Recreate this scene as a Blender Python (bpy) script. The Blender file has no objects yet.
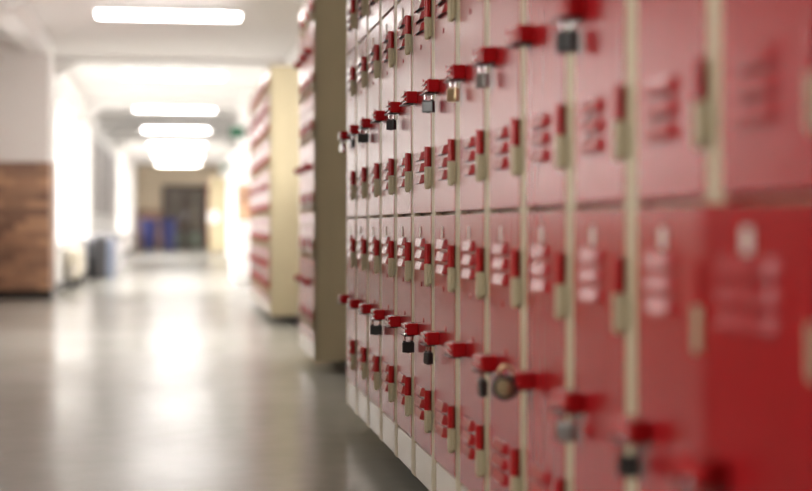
import bpy, bmesh, math, random
from mathutils import Vector, Matrix

C = bpy.context.scene.collection
SC = bpy.context.scene
R = math.radians

# ------------------------------------------------------------------ camera
CAM_Z = 0.746
cam_data = bpy.data.cameras.new('camera')
cam = bpy.data.objects.new('camera', cam_data)
C.objects.link(cam)
cam.location = (0, 0, CAM_Z)
cam.rotation_euler = (R(90), 0, R(-8.58))
cam_data.sensor_width = 36
cam_data.lens = 65.8
cam_data.shift_y = -19.5 / 812
cam_data.clip_start = 0.05
cam_data.clip_end = 200
cam_data.dof.use_dof = True
cam_data.dof.focus_distance = 3.9
cam_data.dof.aperture_fstop = 1.75
SC.camera = cam

# ------------------------------------------------------------------ world / light / exposure
SC.view_settings.view_transform = 'Standard'
SC.view_settings.look = 'None'
SC.view_settings.gamma = 1
SC.view_settings.exposure = 1.0
SC.view_settings.use_curve_mapping = False

world = bpy.data.worlds.new('daylight')
SC.world = world
world.use_nodes = True
bg = world.node_tree.nodes['Background']
_nt = world.node_tree      # bright overcast sky above, grey paved yard below the horizon
_tc = _nt.nodes.new('ShaderNodeTexCoord'); _sp = _nt.nodes.new('ShaderNodeSeparateXYZ'); _rp = _nt.nodes.new('ShaderNodeValToRGB')
_mr = _nt.nodes.new('ShaderNodeMapRange'); _mr.inputs['From Min'].default_value = -1; _mr.inputs['From Max'].default_value = 1
_rp.color_ramp.elements[0].position = 0.46; _rp.color_ramp.elements[0].color = (0.24, 0.225, 0.21, 1)
_rp.color_ramp.elements[1].position = 0.485; _rp.color_ramp.elements[1].color = (1.0, 0.955, 0.92, 1)
_nt.links.new(_tc.outputs['Generated'], _sp.inputs[0]); _nt.links.new(_sp.outputs['Z'], _mr.inputs['Value'])
_nt.links.new(_mr.outputs['Result'], _rp.inputs['Fac']); _nt.links.new(_rp.outputs['Color'], bg.inputs['Color'])
bg.inputs['Strength'].default_value = 6.5
LAMP = 9.0
SC.cycles.max_bounces = 10
SC.cycles.diffuse_bounces = 6
SC.cycles.glossy_bounces = 6
SC.cycles.transparent_max_bounces = 12
SC.cycles.sample_clamp_indirect = 6
SC.cycles.caustics_reflective = True
SC.cycles.use_denoising = True


def portal(loc, sx, sz, rot):
    l = bpy.data.lights.new('window_daylight', 'AREA')
    l.shape = 'RECTANGLE'; l.size = sx; l.size_y = sz
    l.cycles.is_portal = True
    o = bpy.data.objects.new('window_daylight', l)
    o.location = loc; o.rotation_euler = rot
    C.objects.link(o)


# ------------------------------------------------------------------ materials
def mat(name, col, rough=0.5, metal=0.0, emit=None, es=0.0, bump=None, var=None, ior=1.5, coat=0.0, spec=0.5):
    m = bpy.data.materials.new(name); m.use_nodes = True
    nt = m.node_tree; p = nt.nodes['Principled BSDF']
    p.inputs['Base Color'].default_value = (*col, 1)
    p.inputs['Roughness'].default_value = rough
    p.inputs['Metallic'].default_value = metal
    p.inputs['IOR'].default_value = ior
    p.inputs['Coat Weight'].default_value = coat
    p.inputs['Specular IOR Level'].default_value = spec
    if emit:
        p.inputs['Emission Color'].default_value = (*emit, 1)
        p.inputs['Emission Strength'].default_value = es
    tc = nt.nodes.new('ShaderNodeTexCoord')
    if var:  # (scale vec, amount, second colour)
        mp = nt.nodes.new('ShaderNodeMapping'); mp.inputs['Scale'].default_value = var[0]
        nz = nt.nodes.new('ShaderNodeTexNoise'); nz.inputs['Scale'].default_value = 1; nz.inputs['Detail'].default_value = 4
        mx = nt.nodes.new('ShaderNodeMix'); mx.data_type = 'RGBA'
        rp = nt.nodes.new('ShaderNodeValToRGB')
        rp.color_ramp.elements[0].position = 0.35; rp.color_ramp.elements[1].position = 0.7
        nt.links.new(tc.outputs['Object'], mp.inputs['Vector'])
        nt.links.new(mp.outputs['Vector'], nz.inputs['Vector'])
        nt.links.new(nz.outputs['Fac'], rp.inputs['Fac'])
        nt.links.new(rp.outputs['Color'], mx.inputs[0])
        mx.inputs[6].default_value = (*col, 1); mx.inputs[7].default_value = (*var[1], 1)
        nt.links.new(mx.outputs[2], p.inputs['Base Color'])
    if bump:  # (scale vec, strength, distance)
        mp = nt.nodes.new('ShaderNodeMapping'); mp.inputs['Scale'].default_value = bump[0]
        nz = nt.nodes.new('ShaderNodeTexNoise'); nz.inputs['Scale'].default_value = 1; nz.inputs['Detail'].default_value = 2
        bp = nt.nodes.new('ShaderNodeBump'); bp.inputs['Strength'].default_value = bump[1]; bp.inputs['Distance'].default_value = bump[2]
        nt.links.new(tc.outputs['Object'], mp.inputs['Vector'])
        nt.links.new(mp.outputs['Vector'], nz.inputs['Vector'])
        nt.links.new(nz.outputs['Fac'], bp.inputs['Height'])
        nt.links.new(bp.outputs['Normal'], p.inputs['Normal'])
    return m


M = {}
M['red'] = mat('red_enamel', (0.33, 0.009, 0.012), 0.25, bump=((3, 7, 1.0), 0.12, 0.004),
               var=((30, 30, 5), (0.29, 0.009, 0.011)))
M['redpart'] = mat('red_latch_paint', (0.4, 0.007, 0.01), 0.27)
M['frame'] = mat('beige_enamel', (0.50, 0.43, 0.28), 0.42, spec=.35, bump=((6, 9, 2), 0.12, 0.004),
                 var=((8, 8, 3), (0.45, 0.385, 0.25)))
M['plinth'] = mat('cream_plinth_enamel', (0.62, 0.56, 0.46), 0.22)
M['plate'] = mat('plate_metal', (0.75, 0.72, 0.65), 0.3, 0.3)
M['dark'] = mat('dark_steel', (0.02, 0.02, 0.02), 0.35)
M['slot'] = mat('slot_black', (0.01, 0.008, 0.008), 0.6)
M['chrome'] = mat('chrome', (0.8, 0.8, 0.8), 0.15, 1)
M['brass'] = mat('brass', (0.62, 0.5, 0.3), 0.28, 1)
M['lockblack'] = mat('black_lock', (0.03, 0.03, 0.028), 0.3, 0.2)
M['lockgrey'] = mat('grey_lock', (0.3, 0.29, 0.27), 0.3, 0.8)
M['wall'] = mat('white_plaster', (0.9, 0.885, 0.87), 0.6, bump=((3, 3, 3), 0.15, 0.01))
M['ceil'] = mat('ceiling_paint', (0.84, 0.825, 0.81), 0.7)
M['beam'] = mat('beam_paint', (0.82, 0.81, 0.80), 0.6)
M['beigewall'] = mat('beige_wall', (0.75, 0.64, 0.48), 0.6)
M['base'] = mat('dark_baseboard', (0.03, 0.03, 0.03), 0.35)
M['winframe'] = mat('window_frame_paint', (0.75, 0.73, 0.7), 0.4)
M['white'] = mat('white_enamel', (0.85, 0.84, 0.83), 0.35)
M['cream'] = mat('cream_enamel', (0.8, 0.74, 0.6), 0.4)
M['blue'] = mat('blue_plastic', (0.012, 0.016, 0.09), 0.4)
M['binblue'] = mat('blue_grey_metal', (0.25, 0.3, 0.42), 0.3, 0.3)
M['bindark'] = mat('charcoal_plastic', (0.05, 0.05, 0.055), 0.4)
M['binsilver'] = mat('brushed_steel', (0.6, 0.6, 0.62), 0.25, 0.9)
M['brown'] = mat('dark_brown_wood', (0.05, 0.025, 0.018), 0.4, var=((3, 3, 20), (0.07, 0.035, 0.022)))
M['kick'] = mat('grey_green_paint', (0.2, 0.23, 0.18), 0.5)
M['green'] = mat('green_sign', (0.01, 0.12, 0.06), 0.4, emit=(0.02, 0.35, 0.15), es=0.02)
M['board'] = mat('grey_mauve_paper', (0.5, 0.46, 0.47), 0.6, var=((1, 7, 2), (0.72, 0.68, 0.68)))
M['tube'] = mat('lamp_diffuser', (0.9, 0.9, 0.9), 0.4, emit=(1.0, 0.965, 0.93), es=LAMP)
M['pane_lit'] = mat('door_pane', (0.14, 0.12, 0.09), 0.25)


def floor_mat():
    m = mat('polished_lino', (0.27, 0.265, 0.235), 0.1, ior=1.5)
    nt = m.node_tree; p = nt.nodes['Principled BSDF']
    tc = nt.nodes.new('ShaderNodeTexCoord')
    nz = nt.nodes.new('ShaderNodeTexNoise'); nz.inputs['Scale'].default_value = 8; nz.inputs['Detail'].default_value = 3
    big = nt.nodes.new('ShaderNodeTexNoise'); big.inputs['Scale'].default_value = 0.9; big.inputs['Detail'].default_value = 3
    add = nt.nodes.new('ShaderNodeMath'); add.operation = 'ADD'
    mul = nt.nodes.new('ShaderNodeMath'); mul.operation = 'MULTIPLY'; mul.inputs[1].default_value = 0.5
    rp = nt.nodes.new('ShaderNodeValToRGB')
    rp.color_ramp.elements[0].color = (0.37, 0.37, 0.335, 1); rp.color_ramp.elements[0].position = .3
    rp.color_ramp.elements[1].color = (0.43, 0.425, 0.39, 1); rp.color_ramp.elements[1].position = .7
    for n in (nz, big): nt.links.new(tc.outputs['Object'], n.inputs['Vector'])
    nt.links.new(nz.outputs['Fac'], add.inputs[0]); nt.links.new(big.outputs['Fac'], add.inputs[1])
    nt.links.new(add.outputs[0], mul.inputs[0]); nt.links.new(mul.outputs[0], rp.inputs['Fac'])
    nt.links.new(rp.outputs['Color'], p.inputs['Base Color'])
    # slow undulation of the sheet: long across the corridor, short along it
    mp = nt.nodes.new('ShaderNodeMapping'); mp.inputs['Scale'].default_value = (1.6, 9.0, 1); mp.inputs['Location'].default_value = (.31, .17, .43)
    wv = nt.nodes.new('ShaderNodeTexNoise'); wv.inputs['Scale'].default_value = 1.0; wv.inputs['Detail'].default_value = 1
    bp = nt.nodes.new('ShaderNodeBump'); bp.inputs['Strength'].default_value = 0.1; bp.inputs['Distance'].default_value = 0.0015
    nt.links.new(tc.outputs['Object'], mp.inputs['Vector']); nt.links.new(mp.outputs['Vector'], wv.inputs['Vector'])
    nt.links.new(wv.outputs['Fac'], bp.inputs['Height']); nt.links.new(bp.outputs['Normal'], p.inputs['Normal'])
    rr = nt.nodes.new('ShaderNodeMapRange'); rr.inputs['To Min'].default_value = 0.15; rr.inputs['To Max'].default_value = 0.30
    nt.links.new(big.outputs['Fac'], rr.inputs['Value']); nt.links.new(rr.outputs['Result'], p.inputs['Roughness'])
    return m


def brick_mat():
    m = mat('brown_brick', (0.3, 0.15, 0.1), 0.6)
    nt = m.node_tree; p = nt.nodes['Principled BSDF']
    tc = nt.nodes.new('ShaderNodeTexCoord')
    sp = nt.nodes.new('ShaderNodeSeparateXYZ'); cb = nt.nodes.new('ShaderNodeCombineXYZ')
    ad = nt.nodes.new('ShaderNodeMath'); ad.operation = 'ADD'
    br = nt.nodes.new('ShaderNodeTexBrick'); br.inputs['Scale'].default_value = 4.4
    br.inputs['Color1'].default_value = (0.62, 0.37, 0.22, 1); br.inputs['Color2'].default_value = (0.22, 0.12, 0.085, 1)
    br.inputs['Mortar'].default_value = (0.34, 0.27, 0.22, 1); br.inputs['Mortar Size'].default_value = 0.012
    br.inputs['Brick Width'].default_value = 1.0; br.inputs['Row Height'].default_value = 0.34
    nt.links.new(tc.outputs['Object'], sp.inputs[0])
    nt.links.new(sp.outputs['X'], ad.inputs[0]); nt.links.new(sp.outputs['Y'], ad.inputs[1])
    nt.links.new(ad.outputs[0], cb.inputs['X']); nt.links.new(sp.outputs['Z'], cb.inputs['Y'])
    nt.links.new(cb.outputs[0], br.inputs['Vector']); nt.links.new(br.outputs['Color'], p.inputs['Base Color'])
    return m


def glass_mat():
    m = bpy.data.materials.new('window_glass'); m.use_nodes = True
    nt = m.node_tree; nt.nodes.clear()
    out = nt.nodes.new('ShaderNodeOutputMaterial'); mx = nt.nodes.new('ShaderNodeMixShader')
    tr = nt.nodes.new('ShaderNodeBsdfTransparent'); gl = nt.nodes.new('ShaderNodeBsdfGlossy')
    gl.inputs['Roughness'].default_value = 0.02
    fr = nt.nodes.new('ShaderNodeFresnel'); fr.inputs['IOR'].default_value = 1.2
    geo = nt.nodes.new('ShaderNodeNewGeometry'); mr = nt.nodes.new('ShaderNodeMapRange')   # the inner face of the pane sees the same index
    mr.inputs['To Min'].default_value = 1.25; mr.inputs['To Max'].default_value = 1 / 1.25
    nt.links.new(geo.outputs['Backfacing'], mr.inputs['Value']); nt.links.new(mr.outputs['Result'], fr.inputs['IOR'])
    nt.links.new(fr.outputs[0], mx.inputs[0]); nt.links.new(tr.outputs[0], mx.inputs[1]); nt.links.new(gl.outputs[0], mx.inputs[2])
    nt.links.new(mx.outputs[0], out.inputs[0])
    return m


M['floor'] = floor_mat(); M['brick'] = brick_mat(); M['glass'] = glass_mat()


# ------------------------------------------------------------------ mesh helpers
def box(bm, x0, x1, y0, y1, z0, z1, bev=0.0, seg=2, mi=0):
    r = bmesh.ops.create_cube(bm, size=1)
    vs = r['verts']
    for v in vs:
        v.co = Vector((x0 + (v.co.x + .5) * (x1 - x0), y0 + (v.co.y + .5) * (y1 - y0), z0 + (v.co.z + .5) * (z1 - z0)))
    fs = set(f for v in vs for f in v.link_faces)
    for f in fs: f.material_index = mi
    if bev:
        es = list(set(e for v in vs for e in v.link_edges))
        rb = bmesh.ops.bevel(bm, geom=es, offset=bev, segments=seg, affect='EDGES', profile=0.5)
        for f in rb['faces']: f.material_index = mi
    return vs


def cyl(bm, a, b, r0, r1=None, seg=20, mi=0):
    a = Vector(a); b = Vector(b); r1 = r0 if r1 is None else r1
    d = b - a
    q = d.to_track_quat('Z', 'Y').to_matrix().to_4x4()
    r = bmesh.ops.create_cone(bm, cap_ends=True, segments=seg, radius1=r0, radius2=r1, depth=d.length,
                              matrix=Matrix.Translation((a + b) / 2) @ q)
    for f in set(f for v in r['verts'] for f in v.link_faces): f.material_index = mi
    return r['verts']


def tube(bm, pts, r, seg=10, mi=0):
    pts = [Vector(p) for p in pts]
    rings = []
    up = None
    for i, p in enumerate(pts):
        t = (pts[min(i + 1, len(pts) - 1)] - pts[max(i - 1, 0)]).normalized()
        if up is None: up = t.orthogonal().normalized()
        s = t.cross(up).normalized(); up = s.cross(t).normalized()
        rings.append([bm.verts.new(p + (s * math.cos(2 * math.pi * k / seg) + up * math.sin(2 * math.pi * k / seg)) * r) for k in range(seg)])
    for a, b in zip(rings, rings[1:]):
        for k in range(seg):
            f = bm.faces.new((a[k], a[(k + 1) % seg], b[(k + 1) % seg], b[k])); f.material_index = mi
    bm.faces.new(rings[0][::-1]).material_index = mi; bm.faces.new(rings[-1]).material_index = mi


def prism(bm, prof, axis, a, b, mi=0):
    """profile of 2D points extruded along an axis ('x': (y,z); 'y': (x,z))"""
    def P(u, v, w): return (w, u, v) if axis == 'x' else ((u, w, v) if axis == 'y' else (u, v, w))
    A = [bm.verts.new(P(u, v, a)) for u, v in prof]; B = [bm.verts.new(P(u, v, b)) for u, v in prof]
    n = len(prof)
    fs = [bm.faces.new(A[::-1]), bm.faces.new(B)]
    for i in range(n): fs.append(bm.faces.new((A[i], A[(i + 1) % n], B[(i + 1) % n], B[i])))
    for f in fs: f.material_index = mi


def link(name, bm, mats, parent=None, loc=(0, 0, 0), smooth=True):
    bmesh.ops.recalc_face_normals(bm, faces=bm.faces[:])
    me = bpy.data.meshes.new(name); bm.to_mesh(me); bm.free()
    if not isinstance(mats, (list, tuple)): mats = [mats]
    for m in mats: me.materials.append(m)
    if smooth:
        me.polygons.foreach_set('use_smooth', [True] * len(me.polygons))
        me.set_sharp_from_angle(angle=R(50))
    o = bpy.data.objects.new(name, me); C.objects.link(o)
    if smooth:
        wn = o.modifiers.new('weighted_normals', 'WEIGHTED_NORMAL'); wn.keep_sharp = True; wn.weight = 80
    o.location = loc
    if parent: o.parent = parent
    return o


def NB(): return bmesh.new()


def tag(o, label, cat, group=None, kind=None):
    o['label'] = label; o['category'] = cat
    if group: o['group'] = group
    if kind: o['kind'] = kind
    return o


def empty(name, loc, rz=0):
    o = bpy.data.objects.new(name, None); C.objects.link(o)
    o.empty_display_size = 0.1
    o.location = loc; o.rotation_euler = (0, 0, rz); return o


def struct(name, bm, m, parent=None, smooth=False):
    o = link(name, bm, m, parent, smooth=smooth)
    if not parent: o['kind'] = 'structure'
    return o


def copy_tree(o, parent=None):
    c = o.copy(); C.objects.link(c)
    if parent: c.parent = parent
    for ch in list(o.children): copy_tree(ch, c)
    return c


# ------------------------------------------------------------------ the setting
XR, XL, XN = 1.15, -1.40, -1.90      # right wall, left wall beyond the pier, left wall near
Y0, Y1 = -3.0, 46.5
YP0, YP1 = 15.56, 16.2               # brick pier
ZC = 2.62

b = NB(); box(b, XN - .1, XR + .14, Y0 - .1, Y1 + .1, -0.1, 0); struct('floor', b, M['floor'])
b = NB(); box(b, XN - .1, XR + .14, Y0 - .1, Y1 + .1, ZC, ZC + .1); struct('ceiling', b, M['ceil'])
b = NB(); box(b, XN - .1, XR + .14, Y0 - .1, Y0, 0, ZC); struct('wall_back', b, M['brick'])
def window_wall(name, X, th, ya, yb, wins, wz0, wz1, first, sg=1):
    """wall with its inner face at X; sg = 1 for a wall on the left, -1 on the right"""
    def bx(b, u0, u1, *r):       # u runs outwards from the inner face
        p, q = X - sg * u0, X - sg * u1
        box(b, min(p, q), max(p, q), *r)
    b = NB()
    ys = [ya] + [v for w in wins for v in w] + [yb]
    for i in range(0, len(ys), 2): bx(b, 0, th, ys[i], ys[i + 1], 0, ZC)
    for (a, c) in wins:
        bx(b, 0, th, a, c, 0, wz0); bx(b, 0, th, a, c, wz1, ZC)
    struct(name, b, M['wall'])
    for i, (a, c) in enumerate(wins):
        b = NB()
        x0, x1 = .02, .06
        bx(b, x0, x1, a, a + .05, wz0, wz1); bx(b, x0, x1, c - .05, c, wz0, wz1)
        bx(b, x0, x1, a + .05, c - .05, wz0, wz0 + .05); bx(b, x0, x1, a + .05, c - .05, wz1 - .05, wz1)
        m_ = (a + c) / 2
        bx(b, x0, x1, m_ - .025, m_ + .025, wz0 + .05, wz1 - .05)
        zt = wz0 + (wz1 - wz0) * .66
        bx(b, x0, x1, a + .05, m_ - .025, zt, zt + .04); bx(b, x0, x1, m_ + .025, c - .05, zt, zt + .04)
        w = struct('window_%d' % (i + first), b, M['winframe'])
        b = NB(); bx(b, .039, .045, a + .05, c - .05, wz0 + .05, wz1 - .05); struct('pane', b, M['glass'], w)
        b = NB(); bx(b, -.03, .02, a - .03, c + .03, wz0 - .03, wz0, .004); struct('window_sill', b, M['winframe'], w)
        portal((X - sg * .2, m_, (wz0 + wz1) / 2), c - a, wz1 - wz0, (R(90), 0, R(-90 * sg)))


window_wall('wall_right', XR, .14, Y0, Y1, [(8.65, 10.95)], 1.1, 2.3, 9, -1)  # unseen window, added to light the pier and the third row's end panel
window_wall('wall_left', XN, .14, Y0, YP0, [(0.9, 2.3), (9.6, 10.6), (12.8, 14.0)], .9, 2.2, 6)  # windows added out of view, sized for their light on the locker doors
# the pier at the corner with its brick dado
b = NB(); box(b, XN, -1.35, YP0, YP1, 1.40, ZC); struct('trim_1', b, M['wall'])
b = NB(); box(b, XN, -1.34, YP0 - .01, YP1, 0.09, 1.40); struct('trim_2', b, M['brick'])
b = NB(); box(b, XN, -1.325, YP0 - .025, YP1, 0.0, 0.09); struct('baseboard_pier', b, M['base'])
# far left wall with tall windows
WINS = [(17.3, 19.8), (20.6, 23.3), (33.2, 35.8), (36.4, 39.8), (42.0, 43.6)]
WZ0, WZ1 = 0.50, 2.32
window_wall('wall_far_left', XL, .14, YP1, Y1, WINS, WZ0, WZ1, 1)
# end wall and its dado
b = NB(); box(b, XL - .14, XR + .14, Y1, Y1 + .1, 0, ZC); struct('wall_end', b, M['beigewall'])
b = NB()
box(b, XL, -.62, Y1 - .05, Y1, .09, 1.25); box(b, .82, XR, Y1 - .05, Y1, .09, 1.25)
struct('trim_3', b, M['brick'])
# right pier further on with brick dado
b = NB(); box(b, .78, XR, 20.6, 21.1, 1.32, ZC); struct('trim_4', b, M['wall'])
b = NB(); box(b, .77, XR, 20.59, 21.1, 0.0, 1.32); struct('trim_5', b, M['brick'])
b = NB(); box(b, XN, XN + .02, Y0, YP0 - .03, .1, .84); struct('trim_20', b, M['brick'])  # unseen near-left brick dado, added to cut ambient light and low door reflections
# soffit beam along the left bay
b = NB(); prism(b, [(-1.56, 2.5), (-1.38, 2.5), (-1.30, ZC), (-1.56, ZC)], 'y', 3.0, YP0 - .01)
struct('trim_6', b, M['beam'])
# baseboards
b = NB(); box(b, XR - .015, XR, Y0, 20.58, 0, .1); struct('baseboard_right', b, M['base'])
b = NB(); box(b, XL, XL + .015, YP1, Y1 - .06, 0, .1); struct('baseboard_left', b, M['base'])
b = NB(); box(b, XN, XN + .015, Y0, YP0 - .03, 0, .1); struct('baseboard_near_left', b, M['base'])

# double door at the end of the corridor
DX0, DX1, DZ = -.60, .80, 2.0
b = NB()
box(b, DX0, DX0 + .08, Y1 - .09, Y1, 0, DZ, .005); box(b, DX1 - .08, DX1, Y1 - .09, Y1, 0, DZ, .005)
box(b, DX0 + .08, DX1 - .08, Y1 - .09, Y1, DZ - .08, DZ, .005)
d = struct('door_1', b, M['brown'])
mid = (DX0 + DX1) / 2
for (a, c) in ((DX0 + .085, mid - .003), (mid + .003, DX1 - .085)):
    b = NB()
    w = c - a
    box(b, a, a + .09, Y1 - .07, Y1 - .02, .01, DZ - .085); box(b, c - .09, c, Y1 - .07, Y1 - .02, .01, DZ - .085)
    for z in (.01, .56, 1.0, 1.42): box(b, a + .09, c - .09, Y1 - .07, Y1 - .02, z, z + .08)
    box(b, a + .09, c - .09, Y1 - .07, Y1 - .02, DZ - .165, DZ - .085)
    leaf = struct('door_leaf', b, M['brown'], d)
    b = NB(); box(b, a + .09, c - .09, Y1 - .05, Y1 - .04, .64, DZ - .165); struct('pane', b, M['pane_lit'], leaf)
    b = NB(); box(b, a + .09, c - .09, Y1 - .055, Y1 - .04, .09, .56); struct('kick_panel', b, M['kick'], leaf)
    hx = c - .045 if a < mid - .1 and c < mid + .1 else a + .045
    b = NB(); tube(b, [(hx, Y1 - .07, .95), (hx, Y1 - .12, .97), (hx, Y1 - .12, 1.18), (hx, Y1 - .07, 1.2)], .012)
    link('door_handle', b, M['chrome'], leaf)

# cross beams with chamfered haunches, one in front of each lamp
LY = [7.6, 12.7, 17.8, 22.9, 27.9, 33.1, 38.0, 43.0]
for i, y in enumerate(LY):
    xl = XN if y < YP0 else XL
    b = NB()
    zb = 2.56 if i != 3 else 2.47
    xa = -1.30 if y < YP0 else XL
    prof = [(xa, ZC), (xa, zb - .16), (xa + .28, zb), (XR - .28, zb), (XR, zb - .16), (XR, ZC)]
    prism(b, prof, 'y', y - 1.05, y - .80)
    struct('trim_%d' % (7 + i), b, M['beam'])

# ------------------------------------------------------------------ ceiling lamps
def make_lamp():
    t = empty('ceiling_lamp', (0, 0, 0))
    b = NB(); box(b, -.62, .62, -.07, .07, -.035, 0, .004)
    link('housing', b, M['white'], t)
    b = NB(); box(b, -.595, .595, -.06, .06, -.085, -.036, .02, 4)
    link('diffuser', b, M['tube'], t)
    b = NB(); box(b, -.618, -.597, -.066, .066, -.09, -.036, .004); link('end_cap', b, M['white'], t)
    b = NB(); box(b, .597, .618, -.066, .066, -.09, -.036, .004); link('end_cap', b, M['white'], t)
    for s in (-.45, .41):
        b = NB(); box(b, s, s + .04, -.03, .03, 0, .04, .002); link('bracket', b, M['white'], t)
    return t


lamp0 = make_lamp()
ords = ['nearest', 'second', 'third', 'fourth', 'fifth', 'sixth', 'seventh', 'farthest']
LL = ['white tube ceiling lamp above the short middle locker block',
      'largest white glowing tube lamp at the top of the picture',
      'white glowing ceiling tube lamp, second largest in the row',
      'white glowing ceiling tube lamp in front of the grey cross beam',
      'white glowing ceiling tube lamp, fourth one down the corridor',
      'white glowing ceiling tube lamp, fifth one down the corridor',
      'white glowing ceiling tube lamp, second from the corridor end',
      'smallest white glowing ceiling tube lamp, closest to the end door']
for i, y in enumerate(LY):
    t = lamp0 if i == 0 else copy_tree(lamp0)
    t.location = (-.11, y, ZC - .04)
    tag(t, LL[i], 'ceiling lamp', 'ceiling lamps along the corridor')

# ------------------------------------------------------------------ lockers
PW = 0.32            # column pitch
ZT = [(.186, .771), (.779, 1.371), (1.379, 1.962)]
LG = .091            # underside of the body
LTOP = 1.985
DEP = 0.45
DOORW = 0.263
POST = 0.028


def body_bm():
    b = NB()
    w = PW - .001
    t = .012
    box(b, .002, DEP, .0005, t, LG, LTOP, 0)              # sides
    box(b, .002, DEP, w - t, w - .0005, LG, LTOP, 0)
    box(b, DEP - t, DEP, t, w - t, LG, LTOP)
    box(b, .002, DEP - t, t, w - t, LTOP - .02, LTOP)
    box(b, .002, DEP - t, t, w - t, LG, LG + .02)
    for z in (.775, 1.375): box(b, .016, DEP - t, t, w - t, z - .012, z + .004)
    # front posts
    box(b, -.004, .012, .0005, POST, LG, LTOP, .002)
    box(b, -.004, .012, w - POST, w - .0005, LG, LTOP, .002)
    box(b, -.004, .012, POST, w - POST, 1.966, LTOP, .0015)
    return b


def door_bm(h):
    b = NB()
    # pan shaped door with folded edges
    box(b, -.005, -.001, 0, DOORW, 0, h, .0018)
    box(b, -.001, .014, .001, .004, .002, h - .002); box(b, -.001, .014, DOORW - .004, DOORW - .001, .002, h - .002)
    box(b, -.001, .014, .004, DOORW - .004, .002, .005); box(b, -.001, .014, .004, DOORW - .004, h - .005, h - .002)
    for (y, z) in ((.145, h - .172), (.113, h - .262)):
        cyl(b, (-.005, y, z), (-.0065, y, z), .0065, .0055, 14)
    return b


def louvre_bm(zs):
    b = NB()
    y0, y1 = .092, .212
    n = 24
    for z in zs:
        # pressed hood: closed at the top, open below, rounded ends
        rows = []
        prof = [(0.0, .012), (.003, .0118), (.0045, .0105), (.0095, -.0075), (.0095, -.0095)]
        for k in range(n + 1):
            u = k / n
            e = min(1, u / .18, (1 - u) * 12) ** .9 if 0 < u < 1 else 0
            rows.append([b.verts.new((-.005 - px * e, y0 + (y1 - y0) * u, z + (pz if e > 0 else pz * .6))) for px, pz in prof])
        for a, c in zip(rows, rows[1:]):
            for k in range(len(prof) - 1): b.faces.new((a[k], a[k + 1], c[k + 1], c[k])).material_index = 0
        # inner shadow slot
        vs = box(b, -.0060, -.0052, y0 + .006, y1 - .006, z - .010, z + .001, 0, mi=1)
    return b


def hinge_bm():
    b = NB()
    # upper knuckle with leaf on the door, lower knuckle with leaf on the post
    cyl(b, (-.014, -.002, .0005), (-.014, -.002, .049), .0078, None, 18, 0)
    box(b, -.0125, -.0052, -.002, .014, .002, .047, .001, 1, 0)
    cyl(b, (-.014, -.002, -.050), (-.014, -.002, -.0005), .0078, None, 18, 1)
    box(b, -.0125, -.0052, -.0185, -.002, -.048, -.002, .001, 1, 1)
    cyl(b, (-.014, -.002, -.055), (-.014, -.002, -.050), .005, .0075, 14, 1)
    return b


def latch_bm():
    b = NB()
    y0, y1 = .195, .258
    box(b, -.034, -.0052, y0, y1, -.015, .015, .0025, 2, 0)      # housing
    for z in (-.009, .0035): box(b, -.0385, -.0335, y0 + .004, y1 + .008, z, z + .0085, .0012, 1, 0)  # two raised bars
    box(b, -.030, -.0065, y1 - .004, y1 + .020, -.010, .010, .001, 1, 0)
    box(b, -.040, -.012, y0 + .01, y1 + .014, -.0185, -.0155, .0008, 1, 1)   # hasp plate below
    return b


def plate_bm():
    b = NB()
    box(b, -.0068, -.0052, .143, .163, -.014, .014, .0008, 1)
    cyl(b, (-.0068, .153, .009), (-.0082, .153, .009), .0022, None, 10)
    cyl(b, (-.0068, .153, -.009), (-.0082, .153, -.009), .0022, None, 10)
    return b


def plinth_bm():
    b = NB()
    box(b, -.003, .009, POST + .003, PW - POST - .004, LG + .002, .180, .0025)
    return b


def leg_bm():
    b = NB()
    cyl(b, (0, 0, .012), (0, 0, LG), .014, .016, 14)
    cyl(b, (0, 0, 0), (0, 0, .012), .02, None, 14)
    return b


def make_locker():
    t = empty('locker', (0, 0, 0))
    link('locker_body', body_bm(), M['frame'], t)
    link('plinth_panel', plinth_bm(), M['plinth'], t)
    for (x, y) in ((.2, .05), (.2, PW - .05), (DEP - .05, .05), (DEP - .05, PW - .05)):
        link('leg', leg_bm(), M['dark'], t, (x, y, 0))
    for (z0, z1) in ZT:
        h = z1 - z0
        d = link('door', door_bm(h), M['red'], t, (0, POST, z0))
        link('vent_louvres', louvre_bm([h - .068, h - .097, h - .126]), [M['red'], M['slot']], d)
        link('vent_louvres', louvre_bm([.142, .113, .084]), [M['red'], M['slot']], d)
        link('hinge', hinge_bm(), [M['redpart'], M['frame']], d, (0, 0, h - .117))
        link('hinge', hinge_bm(), [M['redpart'], M['frame']], d, (0, 0, .111))
        link('latch', latch_bm(), [M['redpart'], M['dark']], d, (0, 0, (z0 + z1) / 2 * 0 + h / 2 + .002))
        link('number_plate', plate_bm(), M['plate'], d, (0, 0, h - .040))
    return t


proto = make_locker()
rng = random.Random(4)


def set_door(lk, tier, deg):
    ds = sorted([c for c in lk.children if c.name.startswith('door')], key=lambda o: o.location.z)
    ds[tier].rotation_euler = (0, 0, R(deg))


used = [False]


def locker(x, y, label, group, angles=(0, 0, 0), low=0.0):
    t = copy_tree(proto) if used[0] else proto
    used[0] = True
    t.location = (x, y, -low)
    if low:                                  # shorter feet
        for c in t.children:
            if c.name.startswith('leg'):
                c.location.z = low; c.scale.z = (LG - low) / LG
    for k, a in enumerate(angles): set_door(t, k, a)
    tag(t, label, 'locker', group)
    return t


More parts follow.
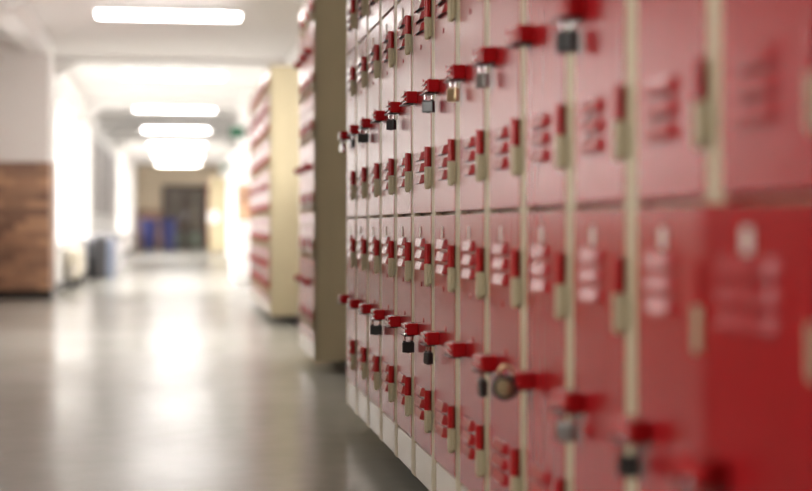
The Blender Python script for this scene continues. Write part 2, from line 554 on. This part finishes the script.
XB1 = .605
YN = lambda n: 1.62 + .32 * n
ordinal = {12: 'at the far end of the row', 11: 'second from the far end', 10: 'third from the far end', 9: 'fourth from the far end',
           8: 'fifth from the far end', 7: 'sixth from the far end', 6: 'seventh from the far end', 5: 'eighth from the far end',
           4: 'ninth from the far end', 3: 'tenth from the far end', 2: 'third from the right edge', 1: 'second from the right edge',
           0: 'at the right edge, lower door ajar'}
ANG = {12: (0, 0, 0), 11: (.1, .0, 0), 10: (-.15, .1, 0), 9: (.1, -.1, .1), 8: (-.2, -.15, -.1), 7: (.1, .75, .8), 6: (.3, .15, -.1),
       5: (-.1, -.1, 0), 4: (.15, .1, .1), 3: (.2, .45, .4), 2: (.35, .0, 0), 1: (.2, .1, .3), 0: (6.0, .9, .5)}
for n in range(12, -1, -1):
    locker(XB1, YN(n - 1), 'red three-door locker in the large near row, ' + ordinal[n],
           'red lockers in the near row', ANG[n])
XB2 = .658
for k in range(3):
    locker(XB2, 7.41 + k * .32, 'red locker in the short middle block, ' + ['nearest, with dark olive side', 'the middle one of three', 'farthest of the three'][k],
           'red lockers in the short middle block', [(.1, 0, .1), (-.1, .1, 0), (0, 0, 0)][k], .024)
w10 = ['nearest, showing its cream side panel', 'second from its near end', 'third from its near end', 'fourth from its near end', 'fifth from its near end',
       'fifth from its far end', 'fourth from its far end', 'third from its far end', 'second from its far end', 'at its far end']
for k in range(10):
    locker(.656, 11.23 + k * .32, 'blurred red locker in the third row, ' + w10[k], 'red lockers in the third row',
           tuple(rng.uniform(-.2, .3) for _ in range(3)), .024)
for k in range(3):
    locker(.69, 38.0 + k * .32, 'distant red locker with cream side by the corridor end, ' + ['nearest of three', 'middle of three', 'farthest of three'][k],
           'red lockers near the corridor end')


# ------------------------------------------------------------------ padlocks
def padlock_parts(name, bodymat, wide=.030, tall=.028, thick=.014):
    t = empty(name, (0, 0, 0))
    b = NB()
    box(b, -thick / 2, thick / 2, -wide / 2, wide / 2, -tall - .012, -.012, .003, 3)
    cyl(b, (0, 0, -tall - .0135), (0, 0, -tall - .0115), .005, None, 14)
    cyl(b, (0, -wide * .3, -.012), (0, -wide * .3, -.009), .0042, None, 12)
    cyl(b, (0, wide * .3, -.012), (0, wide * .3, -.009), .0042, None, 12)
    link('lock_body', b, bodymat, t)
    r = wide * .3
    pts = [(0, -r, -.012)] + [(0, -r * math.cos(math.pi * k / 12), .004 + r * math.sin(math.pi * k / 12)) for k in range(13)] + [(0, r, -.012)]
    b = NB(); tube(b, pts, .0024, 10); link('shackle', b, M['chrome'], t)
    return t


def latch_point(n, tier, xf=XB1, dx=-.026, dy=.0):
    z0, z1 = ZT[tier]
    a = R(ANG[n][tier])
    lx, ly = dx, .228 + dy
    return (xf + lx * math.cos(a) - ly * math.sin(a), YN(n - 1) + POST + lx * math.sin(a) + ly * math.cos(a), z0 + (z1 - z0) / 2 + .002 - .022)


def padlock(n, tier, m, label, rz=0, **kw):
    t = padlock_parts('padlock', M[m], **kw)
    t.location = latch_point(n, tier); t.rotation_euler = (0, 0, R(rz))
    tag(t, label, 'padlock', 'padlocks on the near row latches')


ow = {12: 'first', 11: 'second', 10: 'third', 9: 'fourth', 8: 'fifth', 7: 'sixth', 6: 'seventh', 5: 'eighth', 4: 'ninth', 2: 'third'}
padlock(12, 1, 'chrome', 'silver padlock hanging from the farthest middle-tier latch of the near row', 20)
padlock(11, 1, 'lockblack', 'black padlock hanging from the second farthest middle-tier latch of the near row', 10)
padlock(10, 1, 'lockblack', 'wide black padlock hanging from the third farthest middle-tier latch', 80, wide=.036)
padlock(8, 1, 'lockblack', 'black padlock hanging from the fifth farthest middle-tier latch', 35)
padlock(6, 1, 'lockblack', 'black padlock on the middle-tier latch just left of the brass one', 55)
padlock(5, 1, 'brass', 'pale brass padlock hanging from a middle-tier latch of the near row', 30)
padlock(4, 1, 'lockgrey', 'grey metal padlock on the middle-tier latch just right of the brass one', 25)
padlock(2, 1, 'lockblack', 'large dark padlock hanging from the highest latch at the top edge', 30, wide=.034, tall=.034, thick=.018)
padlock(9, 0, 'lockblack', 'black padlock on a lower latch, fourth from the far end of near row', 75, wide=.036)
padlock(7, 0, 'lockblack', 'black padlock on a lower latch, sixth from the far end of near row', 85, wide=.032)
padlock(6, 0, 'lockblack', 'black padlock on a lower latch, seventh from the far end of near row', 15)
padlock(4, 0, 'lockblack', 'narrow black padlock beside the round combination padlock', 5, tall=.032)
padlock(2, 0, 'lockgrey', 'blurred grey padlock on the third lower latch from the right edge', 40)
padlock(1, 0, 'lockblack', 'blurred dark padlock on the second lower latch from the right edge', 60)
padlock(0, 0, 'lockblack', 'blurred dark padlock on the lower latch of the ajar door', 60, wide=.036)

# round combination padlock
t = empty('combination_padlock', latch_point(3, 0, dx=-.049))
t.rotation_euler = (0, 0, R(60))
b = NB()
cyl(b, (-.011, 0, .008), (.009, 0, .008), .022, None, 28); link('lock_body', b, M['lockblack'], t)
b = NB(); cyl(b, (-.018, 0, .008), (-.011, 0, .008), .0125, .016, 24); cyl(b, (-.021, 0, .008), (-.018, 0, .008), .006, .007, 16)
link('dial', b, M['brass'], t)
b = NB()
pts = [(0, -.012, .022)] + [(0, -.012 * math.cos(math.pi * k / 12), .034 + .012 * math.sin(math.pi * k / 12)) for k in range(13)] + [(0, .012, .022)]
tube(b, pts, .003, 10); link('shackle', b, M['brass'], t)
tag(t, 'round dark combination padlock with brass dial on a lower latch', 'padlock', 'padlocks on the near row latches')

# ------------------------------------------------------------------ things further down the corridor
# white low cabinet on the right
t = empty('low_cabinet', (.64, 19.0, 0))
b = NB(); box(b, .02, .5, 0, .9, .05, .78); box(b, .0, .5, -.01, .91, .78, .81, .004); box(b, .05, .48, .03, .87, 0, .05)
link('cabinet_body', b, M['white'], t)
for k in range(2):
    b = NB(); box(b, 0, .019, .01 + k * .445, .445 + k * .445, .06, .77, .003); dd = link('cabinet_door', b, M['white'], t)
    yy = .41 if k == 0 else .49
    b = NB(); tube(b, [(0, yy, .45), (-.025, yy, .46), (-.025, yy, .56), (0, yy, .57)], .005); link('handle', b, M['chrome'], dd)
tag(t, 'low white cabinet standing past the third locker row on the right', 'cabinet')

# blue wheeled bins at the corridor end
def wheelie(loc, rz, label):
    t = empty('wheeled_bin', loc, rz)
    b = NB()
    vs = box(b, -.22, .22, -.26, .26, .06, .88, .02)
    for v in b.verts:
        k = .78 + .22 * (v.co.z - .06) / .82; v.co.x *= k; v.co.y *= k
    box(b, -.24, .24, -.28, .28, .85, .89, .008)
    link('bin_body', b, M['blue'], t)
    b = NB(); prism(b, [(-.29, .893), (.29, .893), (.27, .93), (.05, .955), (-.27, .94)], 'x', -.245, .245)
    link('lid', b, M['blue'], t)
    for s in (-1, 1):
        b = NB(); cyl(b, (s * .19, .22, .085), (s * .235, .22, .085), .085, None, 24); link('wheel', b, M['dark'], t)
    b = NB(); tube(b, [(-.18, .29, .87), (-.18, .33, .9), (.18, .33, .9), (.18, .29, .87)], .012); link('handle', b, M['blue'], t)
    tag(t, label, 'bin', 'blue bins by the end wall')


wheelie((-.94, 43.2, 0), R(4), 'blue wheeled bin by the end door, left of the pair')
wheelie((-.37, 43.3, 0), R(-3), 'blue wheeled bin by the end door, right of the pair')


# litter bins along the left windows
def litter(loc, r, h, m, lm, label):
    t = empty('litter_bin', loc)
    b = NB(); cyl(b, (0, 0, .02), (0, 0, h), r * .92, r, 32); cyl(b, (0, 0, 0), (0, 0, .02), r * .86, r * .9, 32)
    link('bin_body', b, m, t)
    b = NB(); cyl(b, (0, 0, h), (0, 0, h + .03), r * 1.03, None, 32); cyl(b, (0, 0, h + .03), (0, 0, h + .1), r, r * .55, 32)
    link('lid', b, lm, t)
    tag(t, label, 'bin', 'litter bins by the left windows')


litter((-1.20, 21.6, 0), .15, .52, M['bindark'], M['bindark'], 'charcoal litter bin by the left windows, nearest of the three')
litter((-1.12, 22.3, 0), .15, .56, M['binblue'], M['binsilver'], 'blue-grey litter bin with steel lid, between charcoal and steel bins')
litter((-1.05, 23.2, 0), .16, .54, M['binsilver'], M['bindark'], 'steel litter bin with dark lid by the left windows, farthest of three')

# cream radiator under the first window
t = empty('radiator', (-1.36, 18.0, 0))
b = NB()
box(b, .03, .11, 0, 1.5, .12, .47, .01)
for k in range(24): box(b, .11, .118, .03 + k * .06, .065 + k * .06, .15, .44, .003, 1)
link('radiator_panel', b, M['cream'], t)
for y in (.12, 1.38):
    b = NB(); box(b, .04, .09, y - .02, y + .02, 0, .12, .003); link('leg', b, M['dark'], t)
b = NB(); cyl(b, (.07, -.06, .2), (.07, 0, .2), .012); cyl(b, (.07, -.05, .18), (.07, -.05, .27), .02, .016); link('valve', b, M['chrome'], t)
tag(t, 'cream panel radiator under the first bright window on the left', 'radiator')

# grey paper notice panels between the windows
for k, (y, w, lab) in enumerate(((24.1, 1.9, 'tall grey streaked notice board on left wall, nearest of three'),
                                 (26.6, 2.2, 'tall grey streaked notice board on left wall, middle of three'),
                                 (29.5, 2.6, 'tall grey streaked notice board on left wall, farthest of three'))):
    t = empty('notice_board', (XL, y, 1.55))
    b = NB()
    box(b, 0, .03, 0, .04, -.6, .6, .003); box(b, 0, .03, w - .04, w, -.6, .6, .003)
    box(b, 0, .03, .04, w - .04, .56, .6, .003); box(b, 0, .03, .04, w - .04, -.6, -.56, .003)
    link('board_frame', b, M['lockgrey'], t)
    b = NB(); box(b, 0, .015, .04, w - .04, -.56, .56); link('board_panel', b, M['board'], t)
    tag(t, lab, 'notice board', 'grey notice boards')

# green exit signs sticking out from the right wall
def sign(loc, label):
    t = empty('exit_sign', loc)
    b = NB(); box(b, -.2, -.02, -.012, .012, -.07, .07, .004); link('sign_panel', b, M['green'], t)
    b = NB(); box(b, -.02, 0, -.03, .03, -.1, .1, .003); link('bracket', b, M['dark'], t)
    tag(t, label, 'sign', 'green signs above the corridor')


sign((.85 - .0, 20.56, 2.04), 'small dark green sign on the right pier beyond the third locker row')
sign((XR, 36.0, 2.16), 'small dark green sign above the distant lockers')
# round white disc on the end of the distant lockers
t = empty('white_disc', (.80, 37.99, .98))
b = NB(); cyl(b, (0, 0, 0), (0, -.03, 0), .15, None, 36); link('disc_case', b, M['white'], t)
b = NB(); cyl(b, (0, -.03, 0), (0, -.034, 0), .135, None, 36); link('disc_face', b, M['white'], t)
tag(t, 'round white disc on the cream end of the distant lockers', 'clock')
